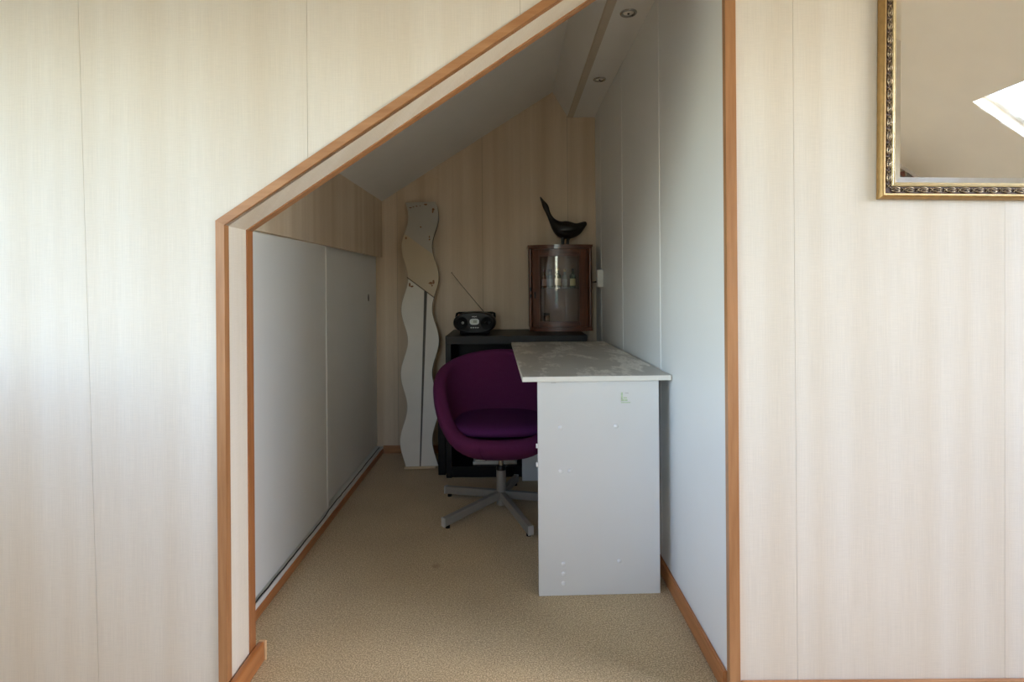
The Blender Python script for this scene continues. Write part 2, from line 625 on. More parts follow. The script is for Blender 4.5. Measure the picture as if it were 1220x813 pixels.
# end wall
bm = bmesh.new()
pb = [(-0.95, 0), (XR1 + 0.01, 0), (XR1 + 0.01, 2.35), (0.27, 2.35), (-0.95, 1.60)]
add_prism(bm, pb, XZ, YB + 0.0015, YB + 0.08)
wb = struct('wall_back', bm, M['backing'], 'beige striped papered end wall of the alcove', 'wall')
strips(wb, pb, [(-0.712, 0), (-0.1732, 0), (0.3658, 0)], XZ, YB, YB + 0.0015, M['paper_alcove'], gap=0.001)

# left side: papered fascia, two white sliding doors, rails
bm = bmesh.new()
add_box(bm, -0.95, -0.93, YFB - 0.1, YB + 0.05, 0, 1.9)
wl_ = struct('wall_left', bm, M['backing'], 'left side of the alcove with papered fascia above sliding doors', 'wall')
bm = bmesh.new()
add_box(bm, XL - 0.022, XL, YFB, YB, 1.236, 1.66)
obj('fascia', bm, M['paper_alcove'], wl_)
obj('top_rail', add_box(bmesh.new(), -0.885, XL - 0.023, YFB, YB, 1.262, 1.285), M['strip'], wl_)
obj('bottom_rail', add_box(bmesh.new(), -0.885, -0.814, YFB, YB, 0.0, 0.046), M['white_wall'], wl_)
bm = bmesh.new()
add_box(bm, -0.842, -0.828, 1.528, 2.46, 0.052, 1.262, 0.0015)
struct('door_1', bm, M['white_wall'], 'nearer white sliding cupboard door under the slope', 'door')
bm = bmesh.new()
add_box(bm, -0.860, -0.846, 2.40, YB - 0.002, 0.056, 1.262, 0.0015)
o = obj('edge_strip', add_box(bmesh.new(), -0.8278, -0.8250, 2.444, 2.460, 0.054, 1.23, 0.001), M['white_groove'], bpy.data.objects['door_1'])
d2 = struct('door_2', bm, M['white_wall'], 'farther white sliding cupboard door with dark finger pull', 'door')
bm = bmesh.new()
for k in range(1):
    ring = [(3.25 + 0.010 * math.cos(a), 0.986 + 0.022 * math.sin(a)) for a in [2 * PI * q / 20 for q in range(20)]]
    add_prism(bm, ring, YZ, -0.846, -0.8445)
o = obj('finger_pull', bm, M['black'], d2)
o['label'] = 'small dark oval finger pull'

# right wall of white boards
bm = bmesh.new()


def xr(y):
    return XR0 + (XR1 - XR0) * (y - 1.40) / (YB - 1.40)


add_prism(bm, [(xr(1.392) + 0.002, 1.392), (xr(YB) + 0.002, YB), (xr(YB) + 0.06, YB + 0.05), (xr(1.392) + 0.06, 1.392)], XY, 0, 2.35)
wr = struct('wall_right', bm, M['white_groove'], 'white boarded right wall of the alcove beside the desk', 'wall')
for y0, y1 in ((1.392, 1.994), (1.994, 2.642), (2.642, 3.241), (3.241, YB)):
    bm = bmesh.new()
    a, b = y0 + 0.0014, y1 - 0.0014
    add_prism(bm, [(xr(a), a), (xr(b), b), (xr(b) + 0.002, b), (xr(a) + 0.002, a)], XY, 0.0, 2.2)
    obj('wall_panel', bm, M['white_wall'], wr)

for y0 in (1.994, 2.642, 3.241):
    bm = bmesh.new()
    a, b = y0 - 0.003, y0 + 0.003
    add_prism(bm, [(xr(a) - 0.0016, a + 0.001), (xr(b) - 0.0016, b - 0.001), (xr(b) - 0.0001, b), (xr(a) - 0.0001, a)], XY, 0.06, 2.108)
    obj('joint_strip', bm, M['white_groove'], wr)

# sloping ceiling and the boxed beam
bm = bmesh.new()
zc = lambda x: 1.5898 + 0.630 * (x - XL)
add_prism(bm, [(-1.0, zc(-1.0)), (0.40, zc(0.40)), (0.40, zc(0.40) + 0.09), (-1.0, zc(-1.0) + 0.09)], XZ, YFB - 0.02, YB + 0.08)
struct('ceiling', bm, M['white_ceiling'], 'white sloping ceiling of the alcove', 'ceiling')
bm = bmesh.new()
BZ = 2.110
add_prism(bm, [(0.376, BZ + 0.006), (0.60, BZ + 0.006), (0.60, 2.42), (0.20, 2.42), (0.282, 2.270)], XZ, YFB - 0.02, YB + 0.08)
beam = struct('trim_6', bm, M['white_ceiling'], 'white boxed beam with two small downlights at top of the slope', 'beam')
for y0, y1 in ((YFB, 2.553), (2.555, YB)):
    obj('soffit_board', add_box(bmesh.new(), 0.404, xr(y1) + 0.003 if y1 < 3 else xr(y1) - 0.0005, y0, y1, BZ, BZ + 0.006), M['white_ceiling'], beam)
bm = bmesh.new()
add_prism(bm, [(0.372, BZ - 0.001), (0.404, BZ - 0.001), (0.404, BZ + 0.006), (0.368, BZ + 0.006)], XZ, YFB, YB)
o = obj('edge_strip', bm, M['strip'], beam)
o['label'] = 'taupe strip along the beam edge'
bm = bmesh.new()
add_prism(bm, [(0.3665, BZ + 0.007), (0.372, BZ + 0.007), (0.284, 2.275), (0.2725, 2.275)], XZ, YFB, YB)
obj('side_board', bm, M['white_ceiling'], beam)

# ------------------------------------------------------------------ the room behind the viewer
def wall_with_hole(bm, poly_pts, fn, d0, d1):
    for p in poly_pts:
        add_prism(bm, p, fn, d0, d1)


WY0, WY1, WZ0, WZ1 = -0.95, 0.85, 0.92, 1.88
bm = bmesh.new()
for y0, y1, z0, z1 in ((YR - 0.1, YFB, 0, WZ0), (YR - 0.1, YFB, WZ1, 2.36), (YR - 0.1, WY0, WZ0, WZ1), (WY1, YFB, WZ0, WZ1)):
    add_box(bm, XD - 0.12, XD, y0, y1, z0, z1)
struct('wall_dormer', bm, M['paper'], 'papered dormer wall with wide window left of the viewer', 'wall')
bm = bmesh.new()
for y0, y1, z0, z1 in ((WY0, WY1, WZ0, WZ0 + 0.05), (WY0, WY1, WZ1 - 0.05, WZ1), (WY0, WY0 + 0.05, WZ0, WZ1), (WY1 - 0.05, WY1, WZ0, WZ1), (-0.03, 0.03, WZ0, WZ1)):
    add_box(bm, XD - 0.09, XD - 0.04, y0, y1, z0, z1, 0.004)
w1 = struct('window_1', bm, M['frame_white'], 'white framed two-pane dormer window left of the viewer', 'window')
for y0, y1 in ((WY0 + 0.05, -0.03), (0.03, WY1 - 0.05)):
    obj('pane', add_box(bmesh.new(), XD - 0.067, XD - 0.063, y0, y1, WZ0 + 0.05, WZ1 - 0.05), M['pane'], w1)
obj('unseen_sill', add_box(bmesh.new(), XD - 0.04, XD + 0.52, WY0 - 0.15, YF - 0.003, WZ0 - 0.035, WZ0 - 0.002, 0.005), M['frame_white'], w1)  # out-of-view sill made deep and long to shade the front wall's lower left
VX0, VX1, VZ0, VZ1 = -0.66, -0.22, 0.74, 1.95  # opening of the unseen rear window, added and sized to brighten the alcove
bm = bmesh.new()
if VX1 > VX0:
    for x0, x1, z0, z1 in ((XD - 0.1, XK + 0.1, 0, VZ0), (XD - 0.1, VX0, VZ0, VZ1), (XD - 0.1, 0.3, VZ1, 2.4), (VX1, 0.3, VZ0, VZ1)):
        add_box(bm, x0, x1, YR - 0.12, YR, z0, z1)
    add_prism(bm, [(0.3, VZ0), (XK + 0.1, VZ0), (XK + 0.1, 1.4), (1.336, 3.05), (0.3, 2.4)], XZ, YR - 0.12, YR)
struct('wall_rear', bm, M['paper'], 'papered gable wall with added narrow window behind the viewer', 'wall')
bm = bmesh.new()
for x0, x1, z0, z1 in ((VX0, VX1, VZ0, VZ0 + 0.05), (VX0, VX1, VZ1 - 0.05, VZ1), (VX0, VX0 + 0.05, VZ0, VZ1), (VX1 - 0.05, VX1, VZ0, VZ1)):
    add_box(bm, x0, x1, YR - 0.09, YR - 0.04, z0, z1, 0.004)
w3 = struct('fill_window', bm, M['frame_white'], 'white framed narrow window behind the viewer, added to light the alcove', 'window')
obj('pane', add_box(bmesh.new(), VX0 + 0.05, VX1 - 0.05, YR - 0.067, YR - 0.063, VZ0 + 0.05, VZ1 - 0.05), M['pane'], w3)
obj('unseen_sill', add_box(bmesh.new(), VX0 - 0.1, VX1 + 0.1, YR - 0.04, YR + 0.16, VZ0 - 0.035, VZ0 - 0.002, 0.005), M['frame_white'], w3)

struct('wall_knee', add_box(bmesh.new(), XK, XK + 0.1, YR - 0.1, YFB, 0, 1.4), M['paper'], 'low knee wall far right', 'wall')
bm = bmesh.new()
add_prism(bm, [(XD - 0.12, 2.25), (0.35, 2.25), (1.336, 2.905), (1.336, 3.05), (0.3, 2.36), (XD - 0.12, 2.36)], XZ, YR - 0.1, YFB)
struct('ceiling_dormer', bm, M['beige_ceiling'], 'cream ceiling over the left half of the front room', 'ceiling')
# right slope with the skylight opening
zr = lambda x: 3.84 - 0.7 * x
SX0, SX1, SY0, SY1 = 2.56, 3.50, -0.27, 0.93
bm = bmesh.new()
for x0, x1, y0, y1 in ((1.30, SX0, YR - 0.1, YFB), (SX1, XK + 0.1, YR - 0.1, YFB), (SX0, SX1, YR - 0.1, SY0), (SX0, SX1, SY1, YFB)):
    add_prism(bm, [(x0, zr(x0)), (x1, zr(x1)), (x1, zr(x1) + 0.12), (x0, zr(x0) + 0.12)], XZ, y0, y1)
cr_ = struct('ceiling_slope', bm, M['beige_ceiling'], 'cream right roof slope with skylight, seen in the gilt mirror', 'ceiling')
bm = bmesh.new()
add_prism(bm, [(1.40, zr(1.40) - 0.003), (3.6, zr(3.6) - 0.003), (3.6, zr(3.6)), (1.40, zr(1.40))], XZ, 1.10, 1.108)
obj('cover_strip', bm, M['frame_white'], cr_)
nrm = (0.7 / math.hypot(1, 0.7), 0, 1 / math.hypot(1, 0.7))
bm = bmesh.new()
for x0, x1, y0, y1 in ((SX0, SX0 + 0.03, SY0, SY1), (SX1 - 0.03, SX1, SY0, SY1), (SX0, SX1, SY0, SY0 + 0.03), (SX0, SX1, SY1 - 0.03, SY1)):
    add_prism(bm, [(x0, zr(x0) + 0.07), (x1, zr(x1) + 0.07), (x1, zr(x1) + 0.12), (x0, zr(x0) + 0.12)], XZ, y0, y1)
w2 = struct('window_2', bm, M['frame_white'], 'white framed skylight in the right roof slope', 'window')
bm = bmesh.new()
add_prism(bm, [(SX0 + 0.02, zr(SX0 + 0.02) + 0.09), (SX1 - 0.02, zr(SX1 - 0.02) + 0.09), (SX1 - 0.02, zr(SX1 - 0.02) + 0.095), (SX0 + 0.02, zr(SX0 + 0.02) + 0.095)], XZ, SY0 + 0.02, SY1 - 0.02)
obj('pane', bm, M['pane'], w2)
# land outside the windows
struct('ground', add_box(bmesh.new(), -400, 400, -400, 400, -3.3, -3.2), M['ground'], 'green land outside below the windows', 'ground')
# woven cloth on the rear wall, a corner of it seen in the mirror
bm = bmesh.new()
NX, NZ = 14, 10
g = [[bm.verts.new((2.50 + 0.42 * i / NX, YR + 0.012 + 0.006 * math.sin(i * 1.3), 1.20 + (zr(2.50 + 0.42 * i / NX) - 0.04 - 1.20) * k / NZ)) for k in range(NZ + 1)] for i in range(NX + 1)]
for i in range(NX):
    for k in range(NZ):
        bm.faces.new((g[i][k], g[i + 1][k], g[i + 1][k + 1], g[i][k + 1]))
bmesh.ops.solidify(bm, geom=bm.faces[:], thickness=0.004)
tag(obj('wall_hanging', bm, M['hanging'], None, True), 'red and grey patterned cloth reflected in lower corner of the gilt mirror', 'wall hanging')

# ------------------------------------------------------------------ desk
DR = math.radians(1.75)
desk = thing('desk', 'white melamine desk with scuffed top standing against the white right wall', 'desk', (0.038, 1.833, 0), DR)
DW, DL, DZ = 0.505, 1.13, 0.745
bm = add_box(bmesh.new(), 0.0012, DW - 0.0012, 0.0012, DL - 0.0012, DZ - 0.0165, DZ, 0.0008, 1)
top = obj('tabletop', bm, M['desk_top'], desk)
bm = bmesh.new()
for x0, x1, y0, y1 in ((0, DW, 0, 0.0015), (0, DW, DL - 0.0015, DL), (0, 0.0015, 0, DL), (DW - 0.0015, DW, 0, DL)):
    add_box(bm, x0, x1, y0, y1, DZ - 0.0168, DZ - 0.0006)
obj('edge_band', bm, M['desk_edge'], top)
fp = obj('end_panel', add_box(bmesh.new(), 0.052, 0.466, 0.012, 0.030, 0.0, DZ - 0.017, 0.0008, 1), M['desk_white'], desk)
obj('end_panel', add_box(bmesh.new(), 0.052, 0.466, DL - 0.03, DL - 0.012, 0.0, DZ - 0.017, 0.0008, 1), M['desk_white'], desk)
obj('modesty_panel', add_box(bmesh.new(), 0.40, 0.418, 0.032, DL - 0.032, 0.33, DZ - 0.017, 0.0008, 1), M['desk_white'], desk)
for x, z in ((0.128, 0.570), (0.318, 0.572), (0.128, 0.423), (0.160, 0.423), (0.135, 0.108), (0.135, 0.074), (0.135, 0.042), (0.326, 0.114)):
    bm = add_lathe(bmesh.new(), [(0.0072, 0), (0.0072, 0.0015), (0.0058, 0.0030), (0.003, 0.0038), (0.0005, 0.004)], 14, (x, 0.012, z), 'Y')
    obj('screw_cap', bm, M['cap'], fp, True)
for x, z, w, h in ((0.339, 0.672, 0.006, 0.030), (0.347, 0.660, 0.022, 0.006), (0.350, 0.668, 0.012, 0.004), (0.352, 0.652, 0.032, 0.003)):
    o = obj('sticker_residue', add_box(bmesh.new(), x - w / 2, x + w / 2, 0.0114, 0.012, z - h / 2, z + h / 2), M['residue'], fp)
    o['label'] = 'torn green sticker residue'
for x, z, w, h in ((0.100, 0.727, 0.028, 0.002), (0.106, 0.722, 0.016, 0.003), (0.356, 0.684, 0.012, 0.003)):
    obj('scuff_mark', add_box(bmesh.new(), x - w / 2, x + w / 2, 0.0115, 0.012, z - h / 2, z + h / 2), M['scuff'], fp)
for z in (0.500, 0.437):
    o = obj('shelf_peg', add_box(bmesh.new(), 0.0455, 0.052, 0.014, 0.022, z, z + 0.015, 0.0015), M['cap'], fp)
    o['label'] = 'small white plastic peg'

# ------------------------------------------------------------------ purple swivel chair
chair = thing('swivel_chair', 'purple felt bucket armchair on grey five-star swivel base', 'chair', (-0.05, 2.575, 0), 0)
HT = [(0, .395), (28, .397), (40, .412), (50, .455), (60, .520), (72, .585), (88, .628), (110, .664), (140, .704), (165, .722), (180, .725)]


def Hrim(deg):
    for (a, h), (b, k) in zip(HT, HT[1:]):
        if a <= deg <= b:
            t = (deg - a) / (b - a)
            return h + (k - h) * t
    return HT[-1][1]


def Hs(deg):
    w = [Hrim(min(180, abs(deg + d))) if abs(deg + d) <= 180 else Hrim(360 - abs(deg + d)) for d in (-8, -4, 0, 4, 8)]
    return sum(w) / 5


def Rrim(a):
    """a: angle from the front; squarish plan, a little deeper at the back"""
    c, s = -math.cos(a), math.sin(a)
    ry = 0.29 if c > 0 else 0.285
    rx = 0.315
    e = 2.35
    return 1 / ((abs(s) / rx) ** e + (abs(c) / ry) ** e) ** (1 / e)


NPHI = 72
TH = 0.062
bm = bmesh.new()
cols = []
for k in range(NPHI):
    deg = -180 + 360 * k / NPHI
    a = math.radians(deg)
    H, R = Hs(abs(deg)), Rrim(abs(a))
    zb = 0.262

    def prof(t):
        q = t * PI / 2
        return R * math.sin(q) ** 0.80, zb + (H - zb - 0.026) * (1 - math.cos(q)) ** 0.92
    pts = []
    ts = [0.10, 0.22, 0.34, 0.46, 0.58, 0.70, 0.80, 0.90, 1.0]
    outer = [prof(t) for t in ts]
    pts += outer
    cx, cz = outer[-1][0] - TH / 2, outer[-1][1]
    for q in (30, 60, 90, 120, 150):
        qa = math.radians(q)
        pts.append((cx + TH / 2 * math.cos(qa), cz + 0.026 * math.sin(qa)))
    inner = []
    for t in (1.0, 0.88, 0.76, 0.64, 0.5, 0.36, 0.2):
        q = t * PI / 2
        Ri = R - TH
        inner.append((max(0.01, Ri * math.sin(q) ** 0.7), min(cz, zb + 0.07) + (cz - min(cz, zb + 0.07)) * (1 - math.cos(q)) ** 0.92))
    pts += inner
    cols.append([bm.verts.new((r * math.sin(a), -r * math.cos(a), z)) for r, z in pts])
n = len(cols[0])
for k in range(NPHI):
    A, B = cols[k], cols[(k + 1) % NPHI]
    for i in range(n - 1):
        bm.faces.new((A[i], B[i], B[i + 1], A[i + 1]))
bm.faces.new([c[0] for c in cols])
bm.faces.new([c[-1] for c in cols])
obj('bucket_shell', bm, M['purple'], chair, True, 1)
# loose round seat cushion
bm = bmesh.new()
rows = []
for r_, z_ in ((0.02, 0.366), (0.80, 0.368), (0.95, 0.378), (1.0, 0.397), (0.985, 0.415), (0.93, 0.428), (0.80, 0.436), (0.5, 0.440), (0.02, 0.441)):
    row = []
    for k in range(48):
        a = 2 * PI * k / 48
        R = Rrim(abs(a if a <= PI else 2 * PI - a)) - 0.068
        fr = max(0, math.cos(a))
        R += 0.030 * fr ** 2
        z = z_ + (0.022 if z_ < 0.40 else 0.012) * fr * r_
        row.append(bm.verts.new((R * r_ * math.sin(a), -R * r_ * math.cos(a), z)))
    rows.append(row)
for A, B in zip(rows, rows[1:]):
    for k in range(48):
        bm.faces.new((A[k], A[(k + 1) % 48], B[(k + 1) % 48], B[k]))
bm.faces.new(rows[0][::-1])
bm.faces.new(rows[-1])
obj('seat_cushion', bm, M['purple_light'], chair, True, 1)
bm = bmesh.new()
pts = []
for t in (0.45, 0.6, 0.75, 0.9, 1.0):
    a = math.radians(-17)
    q = t * PI / 2
    R = Rrim(abs(a)) * math.sin(q) ** 0.80
    pts.append((R * math.sin(a), -R * math.cos(a), 0.262 + (Hs(17) - 0.288) * (1 - math.cos(q)) ** 0.92))
add_tube(bm, pts, 0.0022, 6)
obj('seam', bm, M['purple'], chair, True)
obj('piston', add_lathe(bmesh.new(), [(0.013, 0.19), (0.013, 0.235), (0.030, 0.240), (0.06, 0.262), (0.06, 0.275)], 20), M['chrome'], chair, 'auto')
obj('collar', add_lathe(bmesh.new(), [(0.021, 0.183), (0.024, 0.186), (0.024, 0.193), (0.019, 0.206), (0.013, 0.208)], 20), M['black'], chair, 'auto')
obj('column', add_lathe(bmesh.new(), [(0.015, 0.018), (0.0225, 0.022), (0.0225, 0.184), (0.020, 0.186)], 24), M['grey_metal'], chair, 'auto')
for k in range(5):
    a = math.radians(5 + 72 * k)
    ca, sa = math.cos(a), math.sin(a)
    bm = bmesh.new()
    b2 = bmesh.new()
    add_box(b2, 0.016, 0.325, -0.0125, 0.0125, 0, 0.036, 0.003)
    for v in b2.verts:
        v.co.z += 0.052 - 0.040 * v.co.x / 0.325
    merge(bm, b2, Matrix.Rotation(a, 4, 'Z'))
    lg = obj('base_leg', bm, M['grey_metal'], chair)
    bm = bmesh.new()
    b2 = bmesh.new()
    add_box(b2, 0.325, 0.331, -0.013, 0.013, 0.011, 0.0495, 0.002)
    merge(bm, b2, Matrix.Rotation(a, 4, 'Z'))
    o = obj('end_cap', bm, M['pale_cap'], lg)
    b2 = bmesh.new()
    add_lathe(b2, [(0.010, 0.0), (0.010, 0.014)], 12, (0.305, 0, 0))
    bm = bmesh.new()
    merge(bm, b2, Matrix.Rotation(a, 4, 'Z'))
    obj('foot_glide', bm, M['black'], lg)

# ------------------------------------------------------------------ black shelf unit
unit = thing('shelf_unit', 'low black-brown open shelf unit against the end wall behind the chair', 'shelf', (-0.358, 2.985, 0))
UW, UD, UH = 0.778, 0.44, 0.777
obj('top_board', add_box(bmesh.new(), 0, UW, 0, UD, UH - 0.045, UH, 0.0015), M['black_wood'], unit)
obj('side_panel', add_box(bmesh.new(), 0, 0.03, 0.002, UD, 0, UH - 0.0455, 0.001), M['black_wood'], unit)
obj('side_panel', add_box(bmesh.new(), UW - 0.03, UW, 0.002, UD, 0, UH - 0.0455, 0.001), M['black_wood'], unit)
obj('back_panel', add_box(bmesh.new(), 0.0305, UW - 0.0305, UD - 0.006, UD, 0.0, UH - 0.0455), M['black_wood'], unit)
obj('shelf_board', add_box(bmesh.new(), 0.0305, UW - 0.0305, 0.004, UD - 0.0065, 0.036, 0.062), M['black_wood'], unit)
obj('shelf_board', add_box(bmesh.new(), 0.0305, UW - 0.0305, 0.03, UD - 0.0065, 0.39, 0.412), M['black_wood'], unit)
obj('plinth', add_box(bmesh.new(), 0.0305, UW - 0.0305, 0.012, 0.03, 0.0, 0.0355), M['black_wood'], unit)
case = thing('upright_case', 'slim black upright box squeezed between wavy panel and black shelf unit', 'box', (-0.407, 3.02, 0))
obj('body', add_box(bmesh.new(), 0, 0.042, 0.003, 0.30, 0.004, 0.46, 0.003), M['black_matt'], case)
obj('front_face', add_box(bmesh.new(), 0.003, 0.039, 0.0, 0.003, 0.012, 0.452, 0.001), M['black'], case)
for x, y in ((0.008, 0.02), (0.034, 0.02), (0.008, 0.28), (0.034, 0.28)):
    obj('foot', add_lathe(bmesh.new(), [(0.005, 0), (0.005, 0.004)], 8, (x, y, 0)), M['black'], case)
z = 0.0622
for i, (x0, x1, y0, y1, h) in enumerate(((-0.215, 0.030, 3.02, 3.32, 0.012), (-0.205, 0.020, 3.03, 3.33, 0.009), (-0.178, 0.036, 3.025, 3.30, 0.014))):
    b2 = thing('magazine', ['thin pale magazine lowest in the stack on the bottom shelf', 'pale magazine in middle of the stack on the bottom shelf', 'thick pale magazine topmost in the stack on the bottom shelf'][i], 'magazine', (0, 0, 0), 0, 'magazines on the bottom shelf')
    obj('cover', add_box(bmesh.new(), x0, x1, y0, y1, z + h - 0.0008, z + h), M['print_white'], b2)
    obj('pages', add_box(bmesh.new(), x0 + 0.001, x1 - 0.001, y0 + 0.001, y1 - 0.001, z, z + h - 0.0008), M['paper_sheet'], b2)
    z += h + 0.0003

# ------------------------------------------------------------------ boombox
bx = thing('boombox', 'small black oval CD radio with raised antenna on the black shelf unit', 'radio', (-0.2045, 3.085, 0.777))


def stadium(w, h, n=40, e=2.6):
    return [(w / 2 * math.copysign(abs(math.cos(t)) ** (2 / e), math.cos(t)), h / 2 * math.copysign(abs(math.sin(t)) ** (2 / e), math.sin(t))) for t in [2 * PI * k / n for k in range(n)]]


bm = bmesh.new()
secs = ((-0.002, 0.90), (0.0, 0.93), (0.006, 0.975), (0.018, 1.0), (0.11, 1.0), (0.13, 0.96), (0.14, 0.88))
rings = []
for y, s in secs:
    rings.append([bm.verts.new((u * s, y, 0.066 + v * s)) for u, v in stadium(0.243, 0.122, 40, 2.3)])
for A, B in zip(rings, rings[1:]):
    for k in range(40):
        bm.faces.new((A[k], A[(k + 1) % 40], B[(k + 1) % 40], B[k]))
bm.faces.new(rings[0])
bm.faces.new(rings[-1][::-1])
obj('body', bm, M['black'], bx, 'auto')
obj('foot_plate', add_box(bmesh.new(), -0.085, 0.085, 0.018, 0.12, 0, 0.02, 0.006), M['black_matt'], bx)
for sx in (-1, 1):
    sp = obj('speaker', add_lathe(bmesh.new(), [(0.036, 0), (0.036, 0.003), (0.032, 0.005), (0.028, 0.002), (0.010, 0.0), (0.0005, 0.0)], 28, (sx * 0.072, -0.002, 0.064), 'Y'), M['black_matt'], bx, True)
    obj('dust_cap', add_lathe(bmesh.new(), [(0.008, 0), (0.007, 0.003), (0.004, 0.005), (0.0005, 0.006)], 16, (sx * 0.066, -0.002, 0.066), 'Y'), M['silver_plastic'] if sx < 0 else M['black'], sp, True)
bm = bmesh.new()
add_prism(bm, [(u, 0.0725 + v) for u, v in stadium(0.052, 0.034, 32, 3)], XZ, -0.007, -0.001)
dp = obj('display_bezel', bm, M['silver_plastic'], bx, 'auto')
bm = bmesh.new()
add_prism(bm, [(u, 0.0725 + v) for u, v in stadium(0.040, 0.024, 32, 4)], XZ, -0.0082, -0.0065)
obj('display', bm, M['lcd'], dp)


def text_mesh(name, body, size, loc, mat, parent):
    cu = bpy.data.curves.new(name, 'FONT')
    cu.body = body
    cu.size = size
    cu.align_x = 'CENTER'
    cu.align_y = 'CENTER'
    cu.extrude = 0.0003
    t = bpy.data.objects.new('tmp_text', cu)
    C.objects.link(t)
    bpy.context.view_layer.update()
    me = bpy.data.meshes.new_from_object(t.evaluated_get(bpy.context.evaluated_depsgraph_get()))
    bpy.data.objects.remove(t)
    me.name = name
    me.transform(Matrix.Translation(loc) @ Matrix.Rotation(PI / 2, 4, 'X'))
    me.materials.clear()
    me.materials.append(mat)
    o = bpy.data.objects.new(name, me)
    C.objects.link(o)
    o.parent = parent
    return o


text_mesh('display_digits', '88', 0.020, (0.004, -0.0084, 0.0725), M['print_dark'], dp)
text_mesh('lettering', 'PHILIPS', 0.0085, (0.0, -0.0024, 0.100), M['print_white'], bx)
bm = bmesh.new()
for i in range(4):
    add_box(bm, -0.022 + i * 0.0125, -0.014 + i * 0.0125, -0.005, -0.001, 0.036, 0.041, 0.001)
obj('button_row', bm, M['silver_plastic'], bx)
obj('volume_knob', add_lathe(bmesh.new(), [(0.008, 0), (0.008, 0.004), (0.006, 0.006), (0.0005, 0.006)], 16, (0.083, -0.006, 0.068), 'Y'), M['black'], bx, 'auto')
bm = bmesh.new()
add_tube(bm, [(-0.106, 0.07, 0.060), (-0.112, 0.100, 0.095), (-0.110, 0.118, 0.112), (-0.098, 0.122, 0.116), (0.098, 0.122, 0.116), (0.110, 0.118, 0.112), (0.112, 0.100, 0.095), (0.106, 0.07, 0.060)], 0.007, 10)
obj('carry_handle', bm, M['black_matt'], bx, True)
bm = bmesh.new()
add_tube(bm, [(0.048, 0.118, 0.122), (-0.020, 0.118, 0.204), (-0.080, 0.118, 0.277), (-0.139, 0.118, 0.352)], [0.0022, 0.0020, 0.0016, 0.0013], 8)
add_lathe(bm, [(0.001, 0), (0.003, 0.001), (0.003, 0.005), (0.001, 0.006)], 10, (-0.139, 0.118, 0.350))
obj('antenna', bm, M['slot'], bx, True)

# ------------------------------------------------------------------ corner display cabinet, bow front
cab = thing('display_cabinet', 'small red-brown bow-front glass cabinet standing on the black shelf unit', 'cabinet', (0, 0, 0.7775))
CX0, CX1, CYB = 0.112, 0.488, 3.425


def bow(x, off=0.0):
    t = (x - CX0) / (CX1 - CX0)
    return 3.295 - 0.022 * t - 0.045 * (1 - (2 * t - 1) ** 2) - off


def bow_slab(bm, x0, x1, z0, z1, off0, off1=None, n=10, back=None):
    """curved board between x0 and x1: front at bow - off0, back at bow - off1 (or the straight line y = back)"""
    xs = [x0 + (x1 - x0) * i / n for i in range(n + 1)]
    fr = [(x, bow(min(max(x, CX0), CX1), off0)) for x in xs]
    bk = [(x, back if back is not None else bow(min(max(x, CX0), CX1), off1)) for x in xs]
    add_prism(bm, fr + bk[::-1], XY, z0, z1)
    return bm


CH = 0.516
bm = bow_slab(bmesh.new(), CX0 - 0.006, CX1 + 0.006, CH - 0.012, CH, 0.014, back=CYB)
bow_slab(bm, CX0 - 0.002, CX1 + 0.002, CH - 0.024, CH - 0.012, 0.007, back=CYB)
obj('crown_moulding', bm, M['mahogany_h'], cab)
bm = bow_slab(bmesh.new(), CX0 + 0.004, CX1 + 0.004, 0.0, 0.013, 0.010, back=CYB)
bow_slab(bm, CX0 + 0.004, CX1 + 0.002, 0.013, 0.024, 0.004, back=CYB)
obj('base_moulding', bm, M['mahogany_h'], cab)
obj('back_panel', add_box(bmesh.new(), CX0 + 0.004, CX1 - 0.004, CYB - 0.008, CYB, 0.024, CH - 0.024), M['cab_inside'], cab)
obj('side_panel', add_box(bmesh.new(), CX0, CX0 + 0.012, 3.298, CYB - 0.0085, 0.024, CH - 0.024), M['mahogany'], cab)
obj('side_panel', add_box(bmesh.new(), CX1 - 0.012, CX1, 3.276, CYB - 0.0085, 0.024, CH - 0.024), M['mahogany'], cab)
obj('corner_post', add_tube(bmesh.new(), [(CX0 + 0.009, 3.290, 0.024), (CX0 + 0.009, 3.290, CH - 0.024)], 0.010, 12), M['mahogany'], cab, 'auto')
obj('corner_post', add_tube(bmesh.new(), [(CX1 - 0.009, 3.268, 0.024), (CX1 - 0.009, 3.268, CH - 0.024)], 0.010, 12), M['mahogany'], cab, 'auto')
door = obj('glass_door', bow_slab(bmesh.new(), 0.170, 0.418, 0.050, 0.456, -0.009, -0.012, 14), M['cab_glass'], cab, 'auto')
for nm, x0, x1, z0, z1 in (('door_stile', CX0 + 0.021, 0.172, 0.026, CH - 0.026), ('door_stile', 0.416, CX1 - 0.022, 0.026, CH - 0.026)):
    obj(nm, bow_slab(bmesh.new(), x0, x1, z0, z1, 0.002, -0.016, 4), M['mahogany'], door)
for z0, z1 in ((0.026, 0.053), (0.453, CH - 0.026)):
    obj('door_rail', bow_slab(bmesh.new(), 0.1725, 0.4155, z0, z1, 0.001, -0.015, 12), M['mahogany_h'], door)
bm = bmesh.new()
for x0, x1, z0, z1 in ((0.1725, 0.1785, 0.0535, 0.4525), (0.4095, 0.4155, 0.0535, 0.4525)):
    bow_slab(bm, x0, x1, z0, z1, 0.006, -0.008, 2)
for z0, z1 in ((0.0535, 0.0585), (0.4475, 0.4525)):
    bow_slab(bm, 0.179, 0.409, z0, z1, 0.005, -0.008, 10)
obj('glazing_bead', bm, M['mahogany'], door)
o = obj('lock_plate', add_box(bmesh.new(), 0.143, 0.152, bow(0.148) - 0.006, bow(0.148) - 0.001, 0.195, 0.235, 0.002), M['black'], door)
o['label'] = 'dark metal lock plate'
